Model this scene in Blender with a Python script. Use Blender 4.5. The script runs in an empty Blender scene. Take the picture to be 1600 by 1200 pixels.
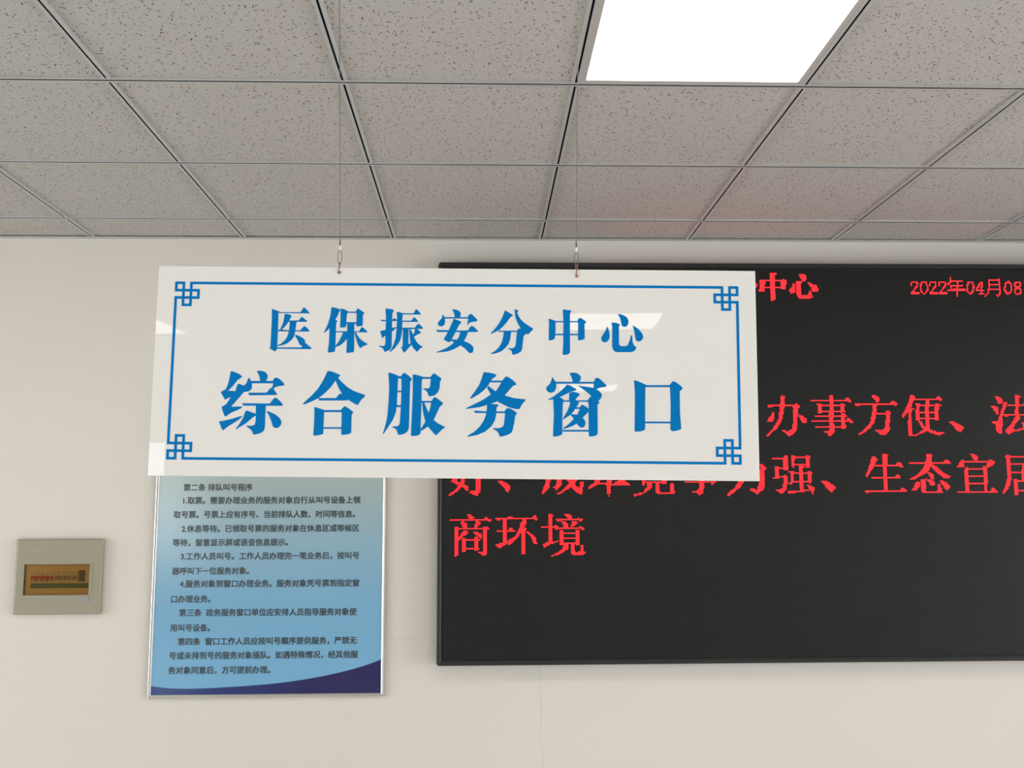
import bpy, bmesh, math, random
from mathutils import Vector, Matrix
random.seed(7)
SC = bpy.context.scene
COL = SC.collection

# ------------------------------------------------------------------ dimensions (metres, floor at z = 0)
EYE = 1.6475                    # height of the camera
CEIL = EYE + 1.1025             # underside of the ceiling grid
WALL = 3.8963                   # face of the front wall
XL, XR, YB = -6.6, 5.4, -8.6    # left, right and back walls
GX, GY, T = -1.5553, 3.6306, 0.6   # ceiling grid origin and pitch

SIGN_C = (-0.051762, 1.940819, 0.278642); SIGN_A = (0.999389, -0.032341, -0.013288)
SIGN_U = (0.013070, -0.006927, 0.999891); SIGN_N = (-0.032429, -0.999453, -0.006500); SIGN_H = 0.42071
CAM_R = (0.999513, -0.030934, -0.004133); CAM_U = (0.000073, -0.130112, 0.991499)
CAM_F = (0.031209, 0.991017, 0.130046); CABLE_X = (-0.296710, 0.204179)
LAMP_L, LED_L, SKY_L, EXPO = 10.0, 3.6, 10.3, 0.0

# outlines of the painted characters, in tenths of a millimetre on the board
SIGN_TEXT = [
["医",[[-3693,1243,-3646,1231,-3520,1184,-3519,1171,-3556,1164,-3555,1084,-3552,807,-3554,522,-3555,444,-3559,423,-3591,379,-3709,443,-3689,478,-3688,564,-3685,823,-3684,1083,-3688,1187],[-3532,1178,-3118,1181,-3053,1279,-3023,1267,-2974,1215,-2929,1157,-3532,1160],[-3429,1147,-3334,1133,-3286,1104,-3298,1086,-3330,1016,-3362,964,-3394,912,-3472,825,-3480,807,-3514,811,-3495,859,-3456,963,-3438,1059],[-3347,1009,-3142,1014,-3089,1088,-3059,1071,-2975,1002,-2983,987,-3341,982],[-3549,820,-3476,825,-3331,812,-3105,812,-3068,863,-3035,898,-3001,885,-2957,847,-2921,799,-2929,788,-3543,789],[-3321,999,-3180,1000,-3191,957,-3201,862,-3213,749,-3232,680,-3281,610,-3347,554,-3430,514,-3506,496,-3553,492,-3554,509,-3499,527,-3433,583,-3376,653,-3345,739,-3331,826,-3322,930],[-3217,719,-3165,715,-3070,673,-3018,630,-2999,587,-3002,561,-2867,459,-2883,433,-3075,453,-3056,505,-3090,509,-3116,534,-3153,620,-3198,685],[-3560,463,-3071,468,-3054,457,-2883,433,-3559,436]]],
["保",[[-2499,1289,-2446,1285,-2369,1264,-2325,1242,-2320,1225,-2341,1199,-2364,1129,-2409,1038,-2404,1020,-2437,990,-2535,850,-2584,798,-2630,763,-2635,776,-2603,841,-2563,937,-2532,1041,-2510,1145,-2503,1232],[-2527,1006,-2426,1033,-2378,1016,-2365,999,-2390,981,-2395,886,-2393,661,-2397,403,-2426,381,-2536,367,-2545,380,-2526,574,-2523,790,-2524,842],[-2316,1260,-2266,1256,-2192,1226,-2153,1196,-2178,1170,-2188,1096,-2194,897,-2229,879,-2310,878,-2315,895,-2310,1095],[-2179,1200,-1999,1202,-1999,1176,-2178,1174],[-2016,1202,-1967,1272,-1915,1237,-1841,1186,-1844,1160,-1865,1142,-1862,925,-1889,908,-1982,903,-1991,916,-1990,1167],[-2194,987,-1985,989,-1984,955,-2193,953],[-2172,962,-2031,963,-2019,406,-2035,380,-2162,362,-2173,375,-2167,663],[-2401,800,-2158,802,-2030,803,-1932,799,-1904,852,-1875,891,-1845,874,-1797,831,-1757,784,-2400,778],[-2251,784,-2158,793,-2154,664,-2195,620,-2245,559,-2311,511,-2395,480,-2392,506,-2339,576,-2291,671,-2259,749],[-2021,777,-1987,773,-1969,734,-1916,657,-1854,606,-1751,546,-1767,533,-1843,503,-1889,463,-1919,485,-1955,553,-1992,665]]],
["振",[[-1416,1272,-1300,1260,-1253,1247,-1248,1217,-1273,1195,-1277,1078,-1277,818,-1272,508,-1297,439,-1406,390,-1419,399,-1433,437,-1460,472,-1520,497,-1525,518,-1418,511,-1402,558,-1404,817,-1399,1051],[-1517,1045,-1491,1041,-1401,1038,-1278,1039,-1240,1078,-1193,1053,-1183,1018,-1490,1011],[-1515,812,-1401,839,-1274,883,-1172,897,-1205,866,-1272,801,-1373,748,-1465,670],[-1188,1205,-1136,1201,-1067,1180,-854,1177,-825,1234,-800,1264,-779,1252,-739,1213,-704,1165,-708,1152,-1067,1154,-1073,1054,-1073,855,-1083,734,-1106,630,-1155,543,-1213,465,-1304,383,-1313,395,-1272,465,-1232,560,-1200,663,-1184,854,-1180,1079],[-1081,1026,-893,1029,-840,1103,-818,1091,-752,1013,-761,1004,-1081,1003],[-1074,885,-818,887,-789,935,-751,966,-721,953,-656,884,-664,863,-1073,859],[-1056,868,-945,869,-942,549,-892,571,-887,533,-949,459,-1015,381,-1032,385,-1086,488,-1056,510],[-817,870,-762,857,-692,789,-709,776,-768,745,-835,701,-849,744,-828,779],[-928,869,-903,869,-880,804,-845,744,-826,684,-782,607,-730,547,-648,500,-703,470,-761,400,-786,413,-848,486,-900,571,-921,735]]],
["安",[[-87,1266,-14,1264,46,1246,89,1203,94,1159,82,1099,57,1090,-20,1089,-29,1115,-38,1176,-61,1228],[-269,1165,-229,1113,-220,1061,-215,1009,-231,949,-264,922,-298,916,-341,930,-363,965,-355,1008,-318,1043,-284,1087],[-233,1106,244,1110,245,1081,-233,1077],[228,1100,252,1152,295,1179,320,1166,372,1119,420,1067,425,1041,404,1022,323,1014,272,996,230,948,221,961,245,1065],[-399,848,-156,841,18,838,244,840,277,901,315,936,350,919,401,876,444,829,436,809,-364,802],[-45,1072,6,1055,92,1021,110,1004,59,942,26,873,-7,795,-64,691,-81,643,-122,600,-148,600,-243,655,-193,741,-135,854,-86,976],[87,822,249,819,224,745,183,658,150,598,100,537,32,493,-60,445,-170,410,-374,387,-378,399,-273,439,-163,492,-79,553,-29,605,-106,630,-81,656,30,653,63,709,83,778],[30,649,184,620,286,573,347,522,360,462,348,402,306,380,263,392,194,469,100,537,-4,614]]],
["分",[[977,1258,1016,1233,1136,1164,1132,1143,1093,1121,1043,1051,976,964,874,859,807,824,713,775,692,784,747,840,839,954,906,1076,948,1171],[1165,1278,1237,1261,1250,1239,1221,1222,1238,1165,1290,1079,1359,1010,1445,950,1546,891,1535,865,1488,813,1446,773,1403,782,1378,760,1357,742,1275,862,1292,893,1231,1001,1187,1113],[845,841,1224,845,1224,819,858,816],[1215,836,1249,888,1292,876,1377,829,1403,786,1361,751,1351,725,1329,483,1312,432,1253,388,1185,362,1143,357,1130,370,1117,430,1091,456,1044,477,1048,490,1133,486,1184,517,1196,568,1220,810],[960,834,1117,835,1101,792,1089,671,1056,576,997,498,921,428,812,384,701,366,701,379,794,436,870,514,920,609,948,721]]],
["中",[[1849,1088,1879,1089,1973,1055,2007,1042,1990,1020,1990,834,1978,696,1949,670,1906,654,1855,654,1858,833,1860,1023],[2134,1286,2211,1274,2296,1266,2305,1244,2279,1214,2278,1010,2281,423,2264,389,2213,367,2154,362,2132,379,2144,577,2148,1009],[2429,1063,2450,1102,2484,1116,2527,1094,2602,1039,2595,1013,2569,995,2574,693,2535,671,2459,659,2438,670,2442,1011],[1981,1046,2450,1050,2450,1024,1981,1020],[1978,787,2450,791,2450,762,1978,758]]],
["心",[[3017,947,3034,926,3051,883,3063,835,3072,749,3054,680,3012,632,2969,620,2918,644,2900,696,2910,739,2961,817,3000,886],[3107,1021,3149,1026,3217,1018,3277,988,3272,962,3255,949,3256,595,3275,561,3300,551,3402,552,3437,588,3475,683,3493,770,3518,766,3526,649,3547,581,3598,530,3593,495,3555,452,3495,430,3215,427,3164,444,3130,491,3118,560,3123,948],[3235,1200,3274,1201,3354,1175,3414,1137,3448,1072,3443,1003,3413,951,3362,937,3319,958,3303,1010,3286,1105],[3528,969,3558,961,3643,901,3710,824,3740,755,3726,694,3684,651,3632,646,3590,676,3578,753,3557,874]]],
["综",[[-4460,-23,-4402,-29,-4286,-79,-4227,-123,-4251,-156,-4319,-201,-4402,-317,-4493,-414,-4385,-419,-4347,-419,-4332,-342,-4303,-271,-4251,-284,-4187,-309,-4138,-264,-4110,-174,-4086,-148,-4038,-231,-4021,-327,-4032,-378,-4080,-423,-4181,-437,-4278,-559,-4422,-732,-4207,-724,-4206,-749,-4280,-794,-4404,-846,-4521,-930,-4547,-911,-4612,-740,-4526,-688,-4466,-599,-4437,-535,-4549,-593,-4638,-447,-4632,-434,-4539,-382,-4494,-254,-4469,-100],[-4650,-1020,-4599,-1019,-4424,-980,-4237,-921,-4186,-914,-4210,-946,-4296,-1016,-4456,-1119,-4559,-1202,-4586,-1171],[-3945,-12,-3843,-8,-3766,-36,-3719,-93,-3723,-157,-3758,-222,-3758,-241,-3859,-242,-3868,-197,-3890,-108],[-4051,-214,-3600,-210,-3598,-259,-4036,-263],[-3625,-221,-3589,-156,-3546,-140,-3494,-162,-3435,-212,-3382,-270,-3393,-302,-3501,-315,-3563,-335,-3606,-387,-3638,-381,-3604,-272],[-4092,-449,-3730,-445,-3652,-349,-3587,-380,-3513,-482,-3532,-491,-4071,-503],[-4210,-660,-3652,-661,-3611,-591,-3556,-539,-3510,-564,-3451,-615,-3398,-678,-3410,-706,-4182,-708],[-3930,-683,-3734,-681,-3737,-910,-3735,-1125,-3751,-1201,-3806,-1246,-3918,-1281,-3963,-1273,-3984,-1216,-4024,-1172,-4102,-1122,-4096,-1103,-4001,-1109,-3939,-1083,-3923,-1013],[-4109,-799,-4051,-824,-3922,-867,-3921,-899,-3995,-950,-4104,-1053,-4295,-1175,-4314,-1169,-4254,-1092,-4172,-952,-4139,-837],[-3722,-815,-3671,-820,-3542,-876,-3451,-945,-3410,-1021,-3421,-1085,-3469,-1142,-3532,-1149,-3584,-1111,-3613,-1010,-3669,-884]]],
["合",[[-2533,1,-2444,-11,-2315,-62,-2278,-87,-2288,-106,-2325,-139,-2374,-197,-2459,-325,-2570,-441,-2693,-544,-2793,-596,-2967,-672,-3012,-668,-2969,-623,-2822,-482,-2712,-353,-2628,-212,-2569,-83],[-2375,-184,-2325,-132,-2260,-208,-2129,-322,-2000,-398,-1782,-472,-1775,-498,-1843,-562,-1880,-614,-1909,-677,-1967,-659,-2109,-571,-2226,-470,-2306,-337],[-2706,-545,-2351,-541,-2284,-451,-2214,-464,-2096,-571,-2134,-588,-2679,-593],[-2773,-723,-2725,-733,-2571,-779,-2576,-823,-2578,-963,-2581,-1254,-2631,-1273,-2756,-1294,-2776,-1281,-2765,-965],[-2596,-782,-2217,-778,-2215,-820,-2595,-823],[-2242,-769,-2175,-699,-2104,-736,-2003,-812,-2006,-837,-2031,-863,-2029,-1224,-2076,-1256,-2202,-1273,-2227,-1257,-2228,-820],[-2585,-1121,-2219,-1118,-2218,-1150,-2584,-1153]]],
["服",[[-1326,-27,-1299,-23,-1170,-64,-1100,-102,-1131,-141,-1135,-377,-1143,-683,-1159,-811,-1212,-963,-1310,-1116,-1389,-1243,-1408,-1243,-1373,-1129,-1327,-914,-1309,-634,-1302,-315],[-1100,-108,-1068,-89,-1031,-31,-993,-30,-903,-94,-851,-151,-888,-196,-891,-503,-893,-1112,-917,-1188,-979,-1240,-1079,-1263,-1111,-1247,-1132,-1165,-1183,-1128,-1228,-1109,-1216,-1094,-1121,-1089,-1078,-1051,-1065,-759,-1059,-377,-1064,-146],[-1150,-384,-1049,-383,-1048,-415,-1149,-416],[-1156,-671,-1055,-670,-1054,-710,-1155,-711],[-1144,-96,-1043,-95,-1054,-140,-1143,-141],[-840,-55,-776,-61,-623,-104,-660,-168,-657,-628,-663,-1237,-726,-1273,-826,-1282,-852,-1270,-838,-757,-833,-375],[-661,-107,-471,-105,-470,-141,-660,-145],[-496,-116,-434,-32,-396,-38,-269,-133,-273,-159,-297,-191,-301,-319,-332,-408,-400,-473,-501,-493,-520,-480,-541,-410,-580,-372,-631,-347,-618,-334,-517,-331,-492,-295,-482,-154],[-664,-584,-461,-582,-461,-616,-663,-618],[-467,-594,-406,-505,-361,-517,-233,-618,-232,-643,-295,-695,-355,-841,-416,-969,-515,-1090,-652,-1180,-665,-1148,-579,-1008,-519,-856,-472,-677],[-644,-615,-600,-615,-507,-830,-403,-969,-314,-1031,-174,-1100,-236,-1144,-347,-1259,-386,-1241,-515,-1096,-573,-996,-621,-806]]],
["务",[[564,3,684,-5,799,-34,822,-59,812,-78,737,-130,662,-259,575,-362,462,-452,323,-530,304,-511,385,-402,484,-248,533,-107],[712,-165,953,-163,953,-199,700,-201],[940,-160,1003,-83,1041,-83,1143,-146,1220,-228,1208,-248,1157,-261,1094,-332,994,-454,906,-544,755,-615,629,-655,478,-701,225,-735,219,-722,376,-644,564,-547,702,-450,816,-373,903,-231],[662,-272,803,-373,994,-460,1172,-510,1407,-533,1400,-559,1338,-623,1288,-725,1225,-732,1072,-695,932,-626,824,-570,715,-450,637,-310],[377,-765,630,-779,997,-776,998,-810,410,-815],[985,-772,1041,-708,1111,-720,1212,-783,1238,-821,1200,-859,1189,-967,1152,-1145,1128,-1202,1027,-1253,914,-1279,895,-1267,863,-1185,812,-1148,755,-1123,767,-1110,887,-1109,962,-1077,981,-1020,1000,-817],[642,-648,717,-628,857,-640,872,-665,832,-697,823,-843,803,-945,735,-1072,610,-1181,447,-1252,271,-1285,264,-1266,408,-1177,520,-1062,594,-934,631,-807]]],
["窗",[[2267,-1,2362,10,2438,-6,2495,-63,2496,-127,2464,-172,2464,-198,2350,-199,2337,-167,2311,-78],[1930,-81,1975,-145,2007,-196,2007,-298,1982,-362,1919,-401,1843,-382,1804,-325,1823,-274,1880,-222,1912,-145],[1981,-177,2768,-172,2768,-208,1994,-215],[2749,-189,2781,-106,2819,-86,2864,-105,2933,-168,3007,-238,2990,-270,2882,-284,2806,-316,2743,-323,2756,-240],[2229,-230,2299,-257,2413,-326,2401,-346,2324,-365,2248,-398,2084,-482,1957,-528,1850,-544,1844,-532,1957,-471,2096,-361],[2438,-249,2565,-265,2743,-291,2844,-342,2908,-405,2914,-456,2888,-507,2844,-552,2755,-546,2717,-470,2591,-357],[1951,-515,2084,-482,2160,-533,2148,-577,2135,-730,2130,-1218,2074,-1250,1973,-1270,1948,-1251,1965,-859],[2135,-547,2261,-546,2654,-542,2654,-570,2135,-575],[2629,-548,2679,-471,2730,-457,2819,-546,2863,-571,2863,-596,2825,-622,2830,-1205,2792,-1243,2679,-1263,2654,-1245,2648,-852,2654,-624],[2136,-1133,2654,-1128,2654,-1163,2137,-1167],[2268,-398,2337,-372,2426,-390,2483,-428,2451,-454,2388,-531,2464,-587,2426,-651,2376,-728,2313,-817,2237,-869,2149,-927,2142,-908,2211,-793,2268,-665,2287,-576,2261,-538],[2395,-683,2477,-683,2521,-627,2578,-656,2648,-706,2648,-770,2565,-853,2464,-968,2363,-1039,2237,-1090,2149,-1117,2149,-1098,2250,-1021,2351,-919,2426,-829,2477,-714,2388,-715],[2281,-818,2414,-829,2515,-866,2578,-942,2591,-1005,2565,-1069,2515,-1088,2464,-1063,2414,-1007,2363,-918]]],
["口",[[3549,-144,3581,-133,3669,-168,3796,-224,3776,-269,3767,-652,3764,-1108,3713,-1140,3587,-1158,3555,-1142,3565,-654,3564,-335],[3770,-229,4271,-224,4271,-265,3770,-269],[4246,-233,4317,-143,4367,-155,4481,-237,4518,-288,4486,-320,4454,-346,4455,-773,4477,-1089,4419,-1121,4306,-1141,4262,-1110,4273,-647,4264,-291],[3765,-953,4270,-948,4270,-984,3765,-988]]]]
# lit diodes: character, first column, first row, one whole number per row
LED_TEXT = [
["办",267,108,[16384,122880,57344,57344,57344,57344,57344,100724736,268435452,528543804,260108288,117469184,125857792,125857792,125859904,125859936,394279008,2004891760,4085266552,16701732988,16701725756,16164854846,16164851200,58724096,62916352,62915456,29361088,62915008,31457504,33087536,16744472,8323084,4063238,786435]],
["事",305,108,[458752,458752,3221684224,8053522432,17179869183,12885360640,458752,235340256,536870848,235340224,235340224,235340224,235340224,536870848,34046400,201818112,503808000,1073741816,235372544,3456335872,7751303168,17179869183,30299881472,235110400,235372544,503808000,536870904,235372544,491520,507904,523264,253952,122880,49152]],
["方",342,108,[229376,1015808,2031616,1966080,1835008,15033171968,33285996544,68719476735,17180360718,229376,229376,229376,229376,469991424,1006878720,1073725440,469876736,469876736,469884928,469884928,469819392,503373824,503377920,234909696,234895360,234888192,234888704,520097536,260047744,268370368,133955808,66584632,32505868]],
["便",381,108,[1792,6442454784,16106131200,34359738240,8604616576,14680960,14681024,3772838336,17179861472,3773882848,4033896688,4033898480,1886417400,1886417400,2147479772,1886417102,1886417094,1886417091,1886417090,2147479744,1886417088,7356640,7454944,7438560,7569632,7536864,7799008,8257760,8126688,33423584,264732896,34343076064,8455729376,1073745888]],
["、",421,130,[15,62,252,1016,2032,4080,2016,960,256]],
["法",457,108,[14680064,65011824,14680544,14681056,14681024,14681024,820001728,1893734400,4294958080,14687247,6294590,6295100,7341628,7341880,7340848,1617953584,4294967168,6306176,15729088,16253376,7864768,3932640,1966591,235799038,201785848,470254072,1006878968,1006756088,1069805816,947910904,939784432,61664,8192]],
["中",265,4,[64512,31744,15360,15360,15360,2112512,16777214,16268350,16268350,16268350,7879710,7879710,8388606,7879710,15391,15391,15360,15360,15360,15360,15360,15360,15360,3072]],
["心",291,5,[15872,32256,31744,31744,30720,14336,1984,198592,918488,8258520,16516056,16253916,33031134,33031135,16384991,132062,459714,459712,524160,1048448,261888]],
["2",395,11,[62,97,33,33,48,24,8,4,6,127,127]],
["0",403,11,[62,34,35,65,65,65,65,97,35,18,12]],
["2",411,11,[62,33,33,33,48,24,8,4,2,127,127]],
["2",419,11,[63,65,97,33,48,24,8,4,2,127,127]],
["年",426,7,[8,8,8,16376,524,518,514,16376,776,264,65512,65535,256,256,256,256,256]],
["0",443,11,[62,34,35,65,97,33,33,33,49,26,12]],
["4",451,11,[48,56,44,36,54,19,17,127,16,16,124]],
["月",458,8,[8192,16368,8208,8208,8208,16368,8208,8208,8208,16376,8200,8200,8200,12292,5122,2049]],
["0",475,10,[16,60,102,66,66,67,65,65,67,34,54,12]],
["8",484,11,[62,35,33,51,30,30,51,33,33,49,30]],
["强",271,158,[1879514112,4294908928,1879515135,1879514624,1879252480,1879252480,1879252480,2147425792,1908612608,2009210396,29368316,29367836,29360156,3787710492,8589901852,3787554844,3787556380,3787558908,3787558431,3787558400,3787558400,4294938112,1103162880,29380352,834668288,3787458304,16672360192,16135489472,16101934076,6509556208,4295225568,4294967296]],
["、",311,179,[31,126,252,1016,2040,4080,2016,960,384]],
["生",347,157,[983040,2031616,983936,984960,987072,985024,984000,1880032192,4161733088,4294967264,7516651760,458992,458864,458808,458776,458780,458764,403111942,1007091716,1073741760,458752,458752,458752,458752,458752,458752,458752,458752,7516651520,16106586112,34359738367,6]],
["态",385,157,[491520,1015808,491520,491520,491520,7516700672,16643506176,34359738367,516096,2088960,8122368,16379904,32634880,65076224,130055680,260161280,1057427328,4228842432,17046569200,8322416700,794655,253440,235904512,1007623904,2082414320,4186840816,8346672888,8346672760,3816824380,1132465694,62922240,134216704]],
["宜",424,157,[57344,245760,507904,491520,491520,1879179360,8589934576,8455716984,4227858552,2080374908,494927998,92275456,67108608,58721152,58721152,58721152,58721152,58721152,67108736,58721152,58721152,58721152,58721152,58721152,67108736,25166720,25166720,25166720,1635779456,3783263104,8346665856,17179869183]],
["居",462,158,[33554656,134217712,117440736,117440736,117440736,117440736,117440736,536870880,786656,786656,786656,786656,917728,917728,268435424,917728,917728,917728,917728,917728,924912,67107952,58727536,58727544,58727544,29367352,29367324,29367324,29367310,33553414,29367299,29367297,29367296]],
["商",6,205,[114688,229376,537886720,1879506944,17179869183,6448743424,31460864,31473152,15744000,7355392,2016426096,4294967280,939524208,939538544,947420272,972045936,1004543600,998246256,997196784,946871792,973077744,946871408,946871408,946871408,946871408,946871408,946871408,956300400,946871408,939531376,1065353328,1040187504,469762160,16]],
["环",43,206,[6442450944,7516208128,17179869183,12914262478,29360576,31457728,32506304,15729088,15729088,7340480,33044928,33044928,16580606,117178816,216924608,954597824,1894187456,3773006272,8067867072,7530936768,7530904512,7530889152,15047073272,14681343,14680126,14680092,14680064,14680064,14680064,14680064,14680064]],
["境",80,205,[7864768,32506816,31457728,1103102400,17179865536,6442574272,504234432,1042153920,238813632,121379264,6463176703,34359736768,25769808320,1879278016,1879278016,2147451328,1879278016,1879278016,1879278016,2147451328,1879278016,1879286208,1879285728,2147451896,2000650366,13006274588,13006274564,13006405632,13004308480,13002833920,33537900544,68702760960,17146330112,768]],
["好",5,154,[224,480,1073676768,402653408,201326816,67109088,100663520,50331888,62914800,62947327,62929008,62929008,62929008,8589883504,62929016,62929016,62929016,62929016,62928952,62929976,62929968,62930040,62921848,62921848,62921852,62922736,62918592,62930688,62979968,62976896,62972352,29409504,66846832,33423388,16252942,14680067]],
["、",45,178,[15,62,252,504,1008,992,960,448,384]],
["成",81,154,[809238528,943456256,2017198080,1882718208,1614282752,3670016,7864320,68719476720,7864800,7864800,7864544,7864544,7864544,7864544,7405552,3228623088,8068849904,8068849904,4042318064,2029052016,2028003440,1038151792,501280888,535883896,266399864,15162470456,15162470456,15164569660,15299803196,7507295806,8560318494,8523745294,8455913479,8321613827,7516221441]],
["本",119,154,[458752,458752,458752,491520,491520,491520,491520,491520,17179869182,1032192,2088960,2088960,4190208,8386560,8370176,16235520,16227840,31952384,31952640,63408000,130515840,260539328,252150240,503808992,1057456608,2143781344,8588361712,17179852924,229406,229383,229377,229376,229376,229376,229376,0,65536]],
["竞",156,154,[393216,458752,458752,262144,536870848,7368704,7368704,7368704,3698688,3145728,4294967288,0,0,1920,134217600,117441408,117441408,117441408,117441408,134217600,117441408,117441408,117441408,117441408,125829504,134217600,2275178880,7518058880,7518058496,7518058496,7518043136,7518035456,7518029312,16110060288,8589410544,63,3]],
["争",195,154,[57344,61440,61440,33552384,62929920,31464960,31461120,15732608,134217696,117899712,117899456,117899264,117899264,117964799,4294901760,117932032,117932032,117932032,117932032,134217696,491520,491520,491520,491520,491520,536870904,101154816,34045952,491520,491520,491520,245760,253952,261632,253952,49152]],
["力",233,154,[114688,114688,114688,122880,122880,122880,122880,122880,122880,122880,57344,1073741822,1879105536,4026589184,8321560576,4026593280,2013327360,2013294592,2013294592,2013296640,2013296640,2013296640,2013280256,2013280256,2013281280,2013281792,2080382464,2080378624,2080378752,2113931136,1040188352,1048051936,536346744,132120636,58720286,16777223,3]],
["医",137,4,[524288,1835022,4063292,30,3870,266014,921374,2096926,31518,31646,31134,1865950,4077662,4192286,15390,31774,121870,499214,462606,984974,983502,3932223,8380431,14,4]],  # from here: unseen heading behind the sign, wording guessed, added for the ceiling glow
["保",162,3,[96,1576416,3948000,8388080,3677424,3677424,3677296,3677304,3677432,4193400,4062844,126588,6414454,15851642,33554425,391288,392312,916600,1965688,3796600,16377720,16376824,3268856,123000,122940,122940]],
["振",188,4,[2097648,7340272,16776432,15600,15600,1580528,3940350,7408,4201712,14687472,32513904,3399152,7593214,7863422,4193406,1044084,978544,978544,2025072,3991408,8381304,16376319,7921916,3170392]],
["安",215,4,[7168,15360,539648,1850384,4194296,8127512,8142364,146974,139038,1576704,3936128,8128415,8388606,123840,123872,61920,61936,32736,130560,524032,1040256,1017792,983544,917566]],
["分",240,3,[49152,33280,36608,40704,102272,231296,231360,459712,2032096,4063456,16646256,16711736,16777196,8359682,1019648,495360,495488,493440,493440,247744,246720,246240,261360,258168,127004,28673]]]

# ------------------------------------------------------------------ materials
def mat(name, col, rough=0.5, metal=0.0, spec=0.5, coat=0.0, coat_rough=0.03):
    m = bpy.data.materials.new(name); m.use_nodes = True
    b = m.node_tree.nodes['Principled BSDF']
    b.inputs['Base Color'].default_value = (*col, 1)
    b.inputs['Roughness'].default_value = rough
    b.inputs['Metallic'].default_value = metal
    b.inputs['Specular IOR Level'].default_value = spec
    b.inputs['Coat Weight'].default_value = coat
    b.inputs['Coat Roughness'].default_value = coat_rough
    return m

def emit(name, col, strength):
    m = bpy.data.materials.new(name); m.use_nodes = True
    nt = m.node_tree; nt.nodes.clear()
    e = nt.nodes.new('ShaderNodeEmission'); o = nt.nodes.new('ShaderNodeOutputMaterial')
    e.inputs[0].default_value = (*col, 1); e.inputs[1].default_value = strength
    nt.links.new(e.outputs[0], o.inputs[0])
    return m

def clear_pane(name, tint, fac=None):
    m = bpy.data.materials.new(name); m.use_nodes = True
    nt = m.node_tree; nt.nodes.clear()
    t = nt.nodes.new('ShaderNodeBsdfTransparent'); g = nt.nodes.new('ShaderNodeBsdfGlossy')
    f = nt.nodes.new('ShaderNodeFresnel'); x = nt.nodes.new('ShaderNodeMixShader'); o = nt.nodes.new('ShaderNodeOutputMaterial')
    t.inputs[0].default_value = (*tint, 1); g.inputs['Roughness'].default_value = 0.03; f.inputs[0].default_value = 1.45
    nt.links.new(f.outputs[0], x.inputs[0]); nt.links.new(t.outputs[0], x.inputs[1]); nt.links.new(g.outputs[0], x.inputs[2])
    nt.links.new(x.outputs[0], o.inputs[0])
    return m

def N(nt, kind, **kw):
    n = nt.nodes.new(kind)
    for k, v in kw.items(): setattr(n, k, v)
    return n

def mth(nt, op, a, b=None, c=None, clamp=False):
    n = N(nt, 'ShaderNodeMath', operation=op, use_clamp=clamp)
    for i, v in enumerate((a, b, c)):
        if v is None: continue
        if isinstance(v, (int, float)): n.inputs[i].default_value = v
        else: nt.links.new(v, n.inputs[i])
    return n.outputs[0]

def wall_material():
    m = mat('painted_plaster', (0.80, 0.77, 0.715), 0.75, spec=0.25)
    nt = m.node_tree; b = nt.nodes['Principled BSDF']
    tc = N(nt, 'ShaderNodeTexCoord')
    n1 = N(nt, 'ShaderNodeTexNoise'); n1.inputs['Scale'].default_value = 1.3; n1.inputs['Detail'].default_value = 3
    nt.links.new(tc.outputs['Object'], n1.inputs['Vector'])
    mix = N(nt, 'ShaderNodeMix', data_type='RGBA')
    mix.inputs[6].default_value = (0.738, 0.70, 0.655, 1); mix.inputs[7].default_value = (0.760, 0.722, 0.677, 1)
    nt.links.new(n1.outputs['Fac'], mix.inputs[0])
    # hairline cracks in the plaster: one running down below the screen, one level beside the notice
    sep = N(nt, 'ShaderNodeSeparateXYZ'); nt.links.new(tc.outputs['Object'], sep.inputs[0])
    n2 = N(nt, 'ShaderNodeTexNoise'); n2.inputs['Scale'].default_value = 9; n2.inputs['Detail'].default_value = 4
    nt.links.new(tc.outputs['Object'], n2.inputs['Vector'])
    wob = mth(nt, 'MULTIPLY', mth(nt, 'SUBTRACT', n2.outputs['Fac'], 0.5), 0.05)
    def crack(along, across, at, lo, hi, wid):
        d = mth(nt, 'ABSOLUTE', mth(nt, 'SUBTRACT', mth(nt, 'ADD', across, wob), at))
        k = mth(nt, 'SUBTRACT', 1.0, mth(nt, 'DIVIDE', d, wid), clamp=True)
        k = mth(nt, 'MULTIPLY', k, mth(nt, 'GREATER_THAN', along, lo))
        return mth(nt, 'MULTIPLY', k, mth(nt, 'LESS_THAN', along, hi))
    c1 = crack(sep.outputs[2], sep.outputs[0], 0.228, 0.2, EYE - 0.56, 0.003)
    c2 = crack(sep.outputs[0], sep.outputs[2], EYE - 0.475, -0.35, -0.20, 0.0025)
    ck = mth(nt, 'MULTIPLY', mth(nt, 'MAXIMUM', c1, c2), 0.22)
    dk = N(nt, 'ShaderNodeMix', data_type='RGBA'); dk.inputs[7].default_value = (0.35, 0.32, 0.28, 1)
    nt.links.new(ck, dk.inputs[0]); nt.links.new(mix.outputs[2], dk.inputs[6])
    nt.links.new(dk.outputs[2], b.inputs['Base Color'])
    n3 = N(nt, 'ShaderNodeTexNoise'); n3.inputs['Scale'].default_value = 60; n3.inputs['Detail'].default_value = 2
    nt.links.new(tc.outputs['Object'], n3.inputs['Vector'])
    bp = N(nt, 'ShaderNodeBump'); bp.inputs['Strength'].default_value = 0.05; bp.inputs['Distance'].default_value = 0.004
    nt.links.new(n3.outputs['Fac'], bp.inputs['Height']); nt.links.new(bp.outputs[0], b.inputs['Normal'])
    return m

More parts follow.
